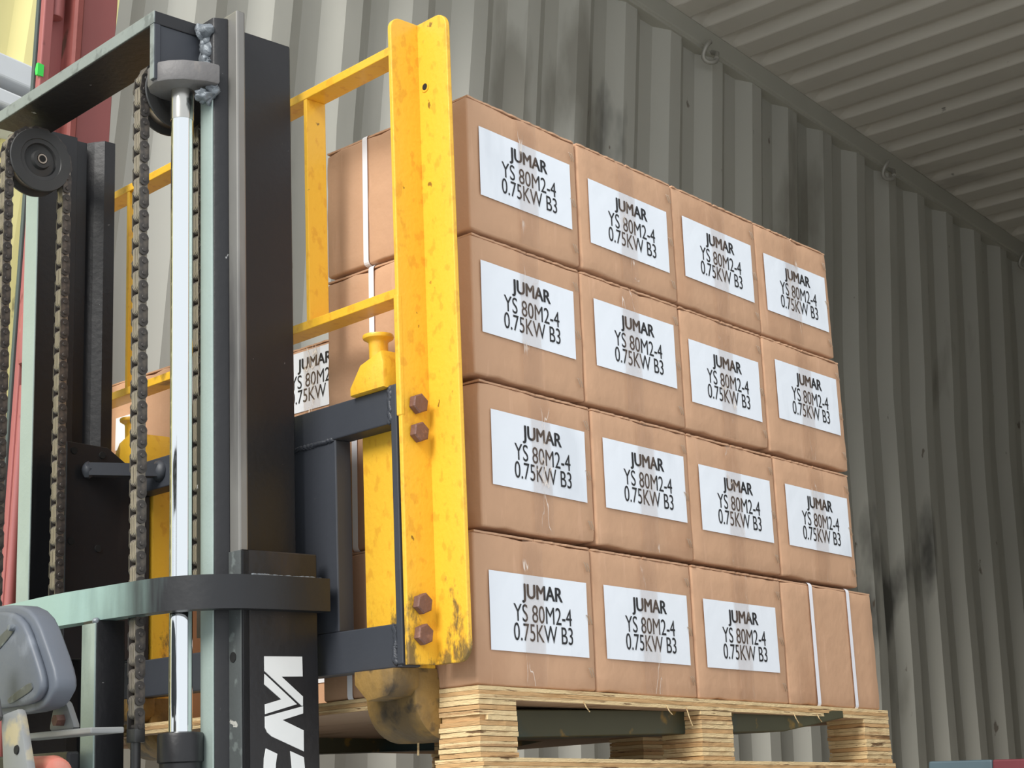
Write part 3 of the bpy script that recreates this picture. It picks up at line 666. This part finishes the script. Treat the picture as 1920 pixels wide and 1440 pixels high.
# forks: shank, heel curve, blade, hooks with locking pin
def fork(y0, y1):
    prof = [(-.265, .452), (-.265, .03)]
    for k in range(9): a = math.radians(180 + 90 * k / 8); prof.append((-.265 + .062 + .062 * math.cos(a), -.004 + .062 * math.sin(a) * 1.0))
    prof += [(.60, -.062), (.78, -.040), (.78, -.034), (-.16, -.026)]
    for k in range(6): a = math.radians(270 - 90 * k / 5); prof.append((-.16 - .066 + .0 + .035 * 0 + (.035 + .03 * 0) * (1 + math.cos(a)) - .0, .012 + .038 * (1 + math.sin(a)) - .0))
    prof = prof[:-6] + [(-.19, -.020), (-.212, -.004), (-.222, .020), (-.225, .05), (-.225, .452)]
    f = fpart(MB().prism(prof, 'y', y0, y1, .003), 'fork', M['yellow_dirty'] if False else M['yellow'], smooth=35)
    MB().prism([(-.19, -.0670), (.60, -.0670), (.785, -.0450), (.785, -.0315), (-.16, -.0235), (-.19, -.0195)], 'y', y0 - .0010, y1 + .0010, .002).obj('fork_blade', M['blade'], f)
    MB().prism([(y0 - .002, .449), (y1 - .030, .449), (y1 - .030, .462), (y1 - .056, .494), (y0 + .004, .507), (y0 - .002, .488)], 'x', -.312, -.225, .005).obj('top_hook', M['yellow'], f, 40)
    MB().prism([(y0 - .006, .0355), (y1 - .027, .0355), (y1 - .027, .0166), (y1 - .056, -.0085), (y0 + .006, -.003), (y0 - .006, .0105)], 'x', -.312, -.262, .003).obj('bottom_hook', M['yellow_dirty'], f, 40)
    MB().lathe([(0, -.066), (.0675, -.066), (.0675, .066), (0, .066)], (0, 0, 0), 'y', 8).bm.free()
    pin = MB().lathe([(0, .0), (.010, .0), (.010, .016), (0, .016)], (-.280, y0 + .046, .496), 'z', 20).obj('lock_pin', M['weld'], f, 40)
    MB().lathe([(.009, .012), (.0145, .010), (.0150, .034), (.0165, .037), (.0235, .041), (.0245, .044), (.0235, .047), (.012, .0485), (0, .0485)], (-.280, y0 + .046, .496), 'z', 28).obj('pin_knob', M['yellow'], pin, 40)
    # dirty heel
    hp = []
    for k in range(10): a = math.radians(180 + 90 * k / 9); hp.append((-.203 + .0640 * math.cos(a), -.004 + .0645 * math.sin(a)))
    hp = [(-.2668, .036)] + hp + [(-.16, -.0685), (-.16, -.022), (-.212, -.006), (-.2235, .036)]
    MB().prism(hp, 'y', y0 - .0012, y1 + .0012, .002).obj('fork_heel', M['yellow_dirty'], f, 35)
fork(.062, .172); fork(.770, .868)

# load backrest: two flanged side plates, flat bars, bolts
def rounded(x0, x1, z0, z1, r, which):
    pts = []
    for (cx, cz, a0, key) in ((x1 - r, z1 - r, 0, 'tr'), (x0 + r, z1 - r, 90, 'tl'), (x0 + r, z0 + r, 180, 'bl'), (x1 - r, z0 + r, 270, 'br')):
        if key in which:
            for k in range(7): a = math.radians(a0 + 15 * k); pts.append((cx + r * math.cos(a), cz + r * math.sin(a)))
        else: pts.append({'tr': (x1, z1), 'tl': (x0, z1), 'bl': (x0, z0), 'br': (x1, z0)}[key])
    return pts
for s in (1, -1):
    lo, hi = (.026, .034) if s == 1 else (mir(.034), mir(.026))
    pl = fpart(MB().prism(rounded(-.307, -.250, .038, 1.037, .020, ('tl',)), 'y', lo, hi, .0015), 'backrest_plate', M['yellow'])
    yy = (-.041, .034) if s == 1 else (mir(.034), mir(-.041))
    fl = MB().prism(rounded(yy[0], yy[1], .038, 1.037, .024, ('tl', 'bl') if s == 1 else ('tr', 'br')), 'x', -.252, -.244, .0015).obj('flange', M['yellow'], pl)
    if s == 1:
        MB().lathe([(0, 0), (.0055, 0), (.0055, .002), (0, .002)], (-.2535, .0115, .927), 'x', 18).obj('flange_hole_shade', M['hole_shade_tyre'], pl)  # dark disc painted in for the shaded hole
        MB().lathe([(.0055, 0), (.0085, 0), (.0085, .0012), (.0055, .0012)], (-.2532, .0115, .927), 'x', 18).obj('hole_rim', M['yellow'], pl)
        MB().box((-.3085, -.300), (.0255, .0365), (.40, .585), .002).obj('edge_bead', M['yellow'], pl)
        for bx, bz in ((-.279, .419), (-.279, .376), (-.283, .124), (-.283, .080)):
            hexp = [(bx + .0155 * math.cos(math.radians(60 * k + 20)), bz + .0155 * math.sin(math.radians(60 * k + 20))) for k in range(6)]
            bt = MB().prism(hexp, 'y', .013, .026, .0018, 1).obj('bolt', M['bolt'], pl)
for z in (.980, .586):
    fpart(MB().box((-.296, -.256), (.034, mir(.034)), (z, z + .0145), .0012), 'backrest_bar', M['yellow'])
for y in (.259, .535, .812):
    fpart(MB().box((-.2955, -.2565), (y, y + .0085), (.600, .980), .001), 'backrest_upright', M['yellow'])

# work lamp and its mounts on the truck's side of the mast
def soften(pts, n=4, f=.32):
    """round the corners of an outline"""
    out = []
    for i, p in enumerate(pts):
        a, c = pts[i - 1], pts[(i + 1) % len(pts)]
        q0 = tuple(p[m] + (a[m] - p[m]) * f for m in (0, 1)); q1 = tuple(p[m] + (c[m] - p[m]) * f for m in (0, 1))
        for k in range(n + 1):
            t = k / n; out.append(tuple((1 - t) ** 2 * q0[m] + 2 * t * (1 - t) * p[m] + t * t * q1[m] for m in (0, 1)))
    return out
LO = [(.480, .146), (.285, .134), (.204, .022), (.244, -.012), (.48, -.010)]
LI = [(.465, .136), (.296, .125), (.224, .022), (.252, -.003), (.465, -.002)]
lamp = fpart(MB().prism(soften(LO), 'x', -.754, -.722, .005, 3).prism(soften(LI), 'x', -.765, -.752, .006, 3), 'work_lamp', M['lamp'], smooth=45)
MB().prism(soften([(.42, .066), (.312, .110), (.304, .098), (.42, .044)]), 'x', -.7665, -.760, .001).obj('lamp_recess', M['beam'], lamp)
MB().prism(soften([(.325, .008), (.258, .028), (.250, .016), (.315, .000)]), 'x', -.7665, -.760, .001).obj('lamp_recess', M['beam'], lamp)
MB().lathe([(0, -.008), (.004, -.0075), (.0052, 0), (0, 0)], (-.765, .311, .103), 'x', 14).obj('lamp_screw', M['weld'], lamp, 40)
fpart(MB().prism(soften([(.258, -.036), (.330, -.036), (.316, .004), (.285, .004)], 3, .2), 'x', -.700, -.690, .002), 'lamp_bracket', M['grey_metal'], smooth=40)
fpart(MB().lathe([(0, -.012), (.008, -.012), (.0085, 0), (0, 0)], (-.700, .292, -.022), 'x', 6), 'bracket_bolt', M['bolt'])
fpart(MB().box((-.715, -.665), (.19, .42), (-.044, -.036), .002), 'cross_strip', M['grey_metal'])
fpart(MB().prism(soften([(.262, -.016), (.214, -.010), (.168, -.130), (.245, -.130)], 3, .12), 'x', -.806, -.794, .003), 'guard_plate', M['grey_metal'], smooth=40)
fpart(MB().lathe([(0, -.002), (.0055, -.002), (.0062, 0), (0, 0)], (-.806, .214, -.062), 'x', 16), 'plate_hole_shade', M['hole_shade_tyre'])  # painted hole shade, a dark disc on the guard plate
fpart(MB().tube([(-.815, .30, .075), (-.815, .282, .030), (-.815, .262, -.022)], .012, 14), 'guard_post', M['bracket'], smooth=50)
fpart(MB().lathe([(0, -.05), (.012, -.05), (.020, -.045), (.024, -.032), (.025, .06), (0, .06)], (-.755, .245, -.094), 'y', 24), 'marker_light', M['red_light'], smooth=40)
# the truck behind the mast (out of frame): teal cowl, black guard pillars and roof bars
M['teal'] = material('teal_truck_paint', srgb(96, 150, 140), .4, var=.08)
fpart(MB().prism([(-1.35, -1.5), (-1.30, -.55), (-1.38, -.25), (-1.60, -.22), (-2.6, -.5), (-2.6, -1.5)], 'y', .03, 1.08, .03, 3), 'truck_cowl', M['teal'], smooth=40)
for yy in (.06, 1.0): fpart(MB().tube([(-1.42, yy, -.3), (-1.55, yy, .52), (-1.62, yy, .60), (-2.5, yy, .60), (-2.6, yy, -.5)], .03, 10), 'guard_pillar', M['black'], smooth=50)
for k in range(6): fpart(MB().box((-1.75 - k * .14, -1.70 - k * .14), (.06, 1.0), (.59, .61), .003), 'guard_roof_bar', M['black'])
fpart(MB().box((-.62, -.60), (.42, 1.0), (-1.6, -.06), .004), 'truck_dash_panel', M['black'])
fpart(MB().box((-.70, -.60), (-.1, 1.2), (-1.74, -1.2), .02), 'truck_front', M['yellow_dirty'])
for s in (0, 1):
    yy = -.08 if s == 0 else 1.06
    fpart(MB().lathe([(0, 0), (.17, 0), (.24, .02), (.25, .05), (.25, .13), (.24, .16), (.17, .18), (0, .18)], (-.72, yy - .02, -1.53), 'y', 40), 'front_wheel', M['hole_shade_tyre'], smooth=40)
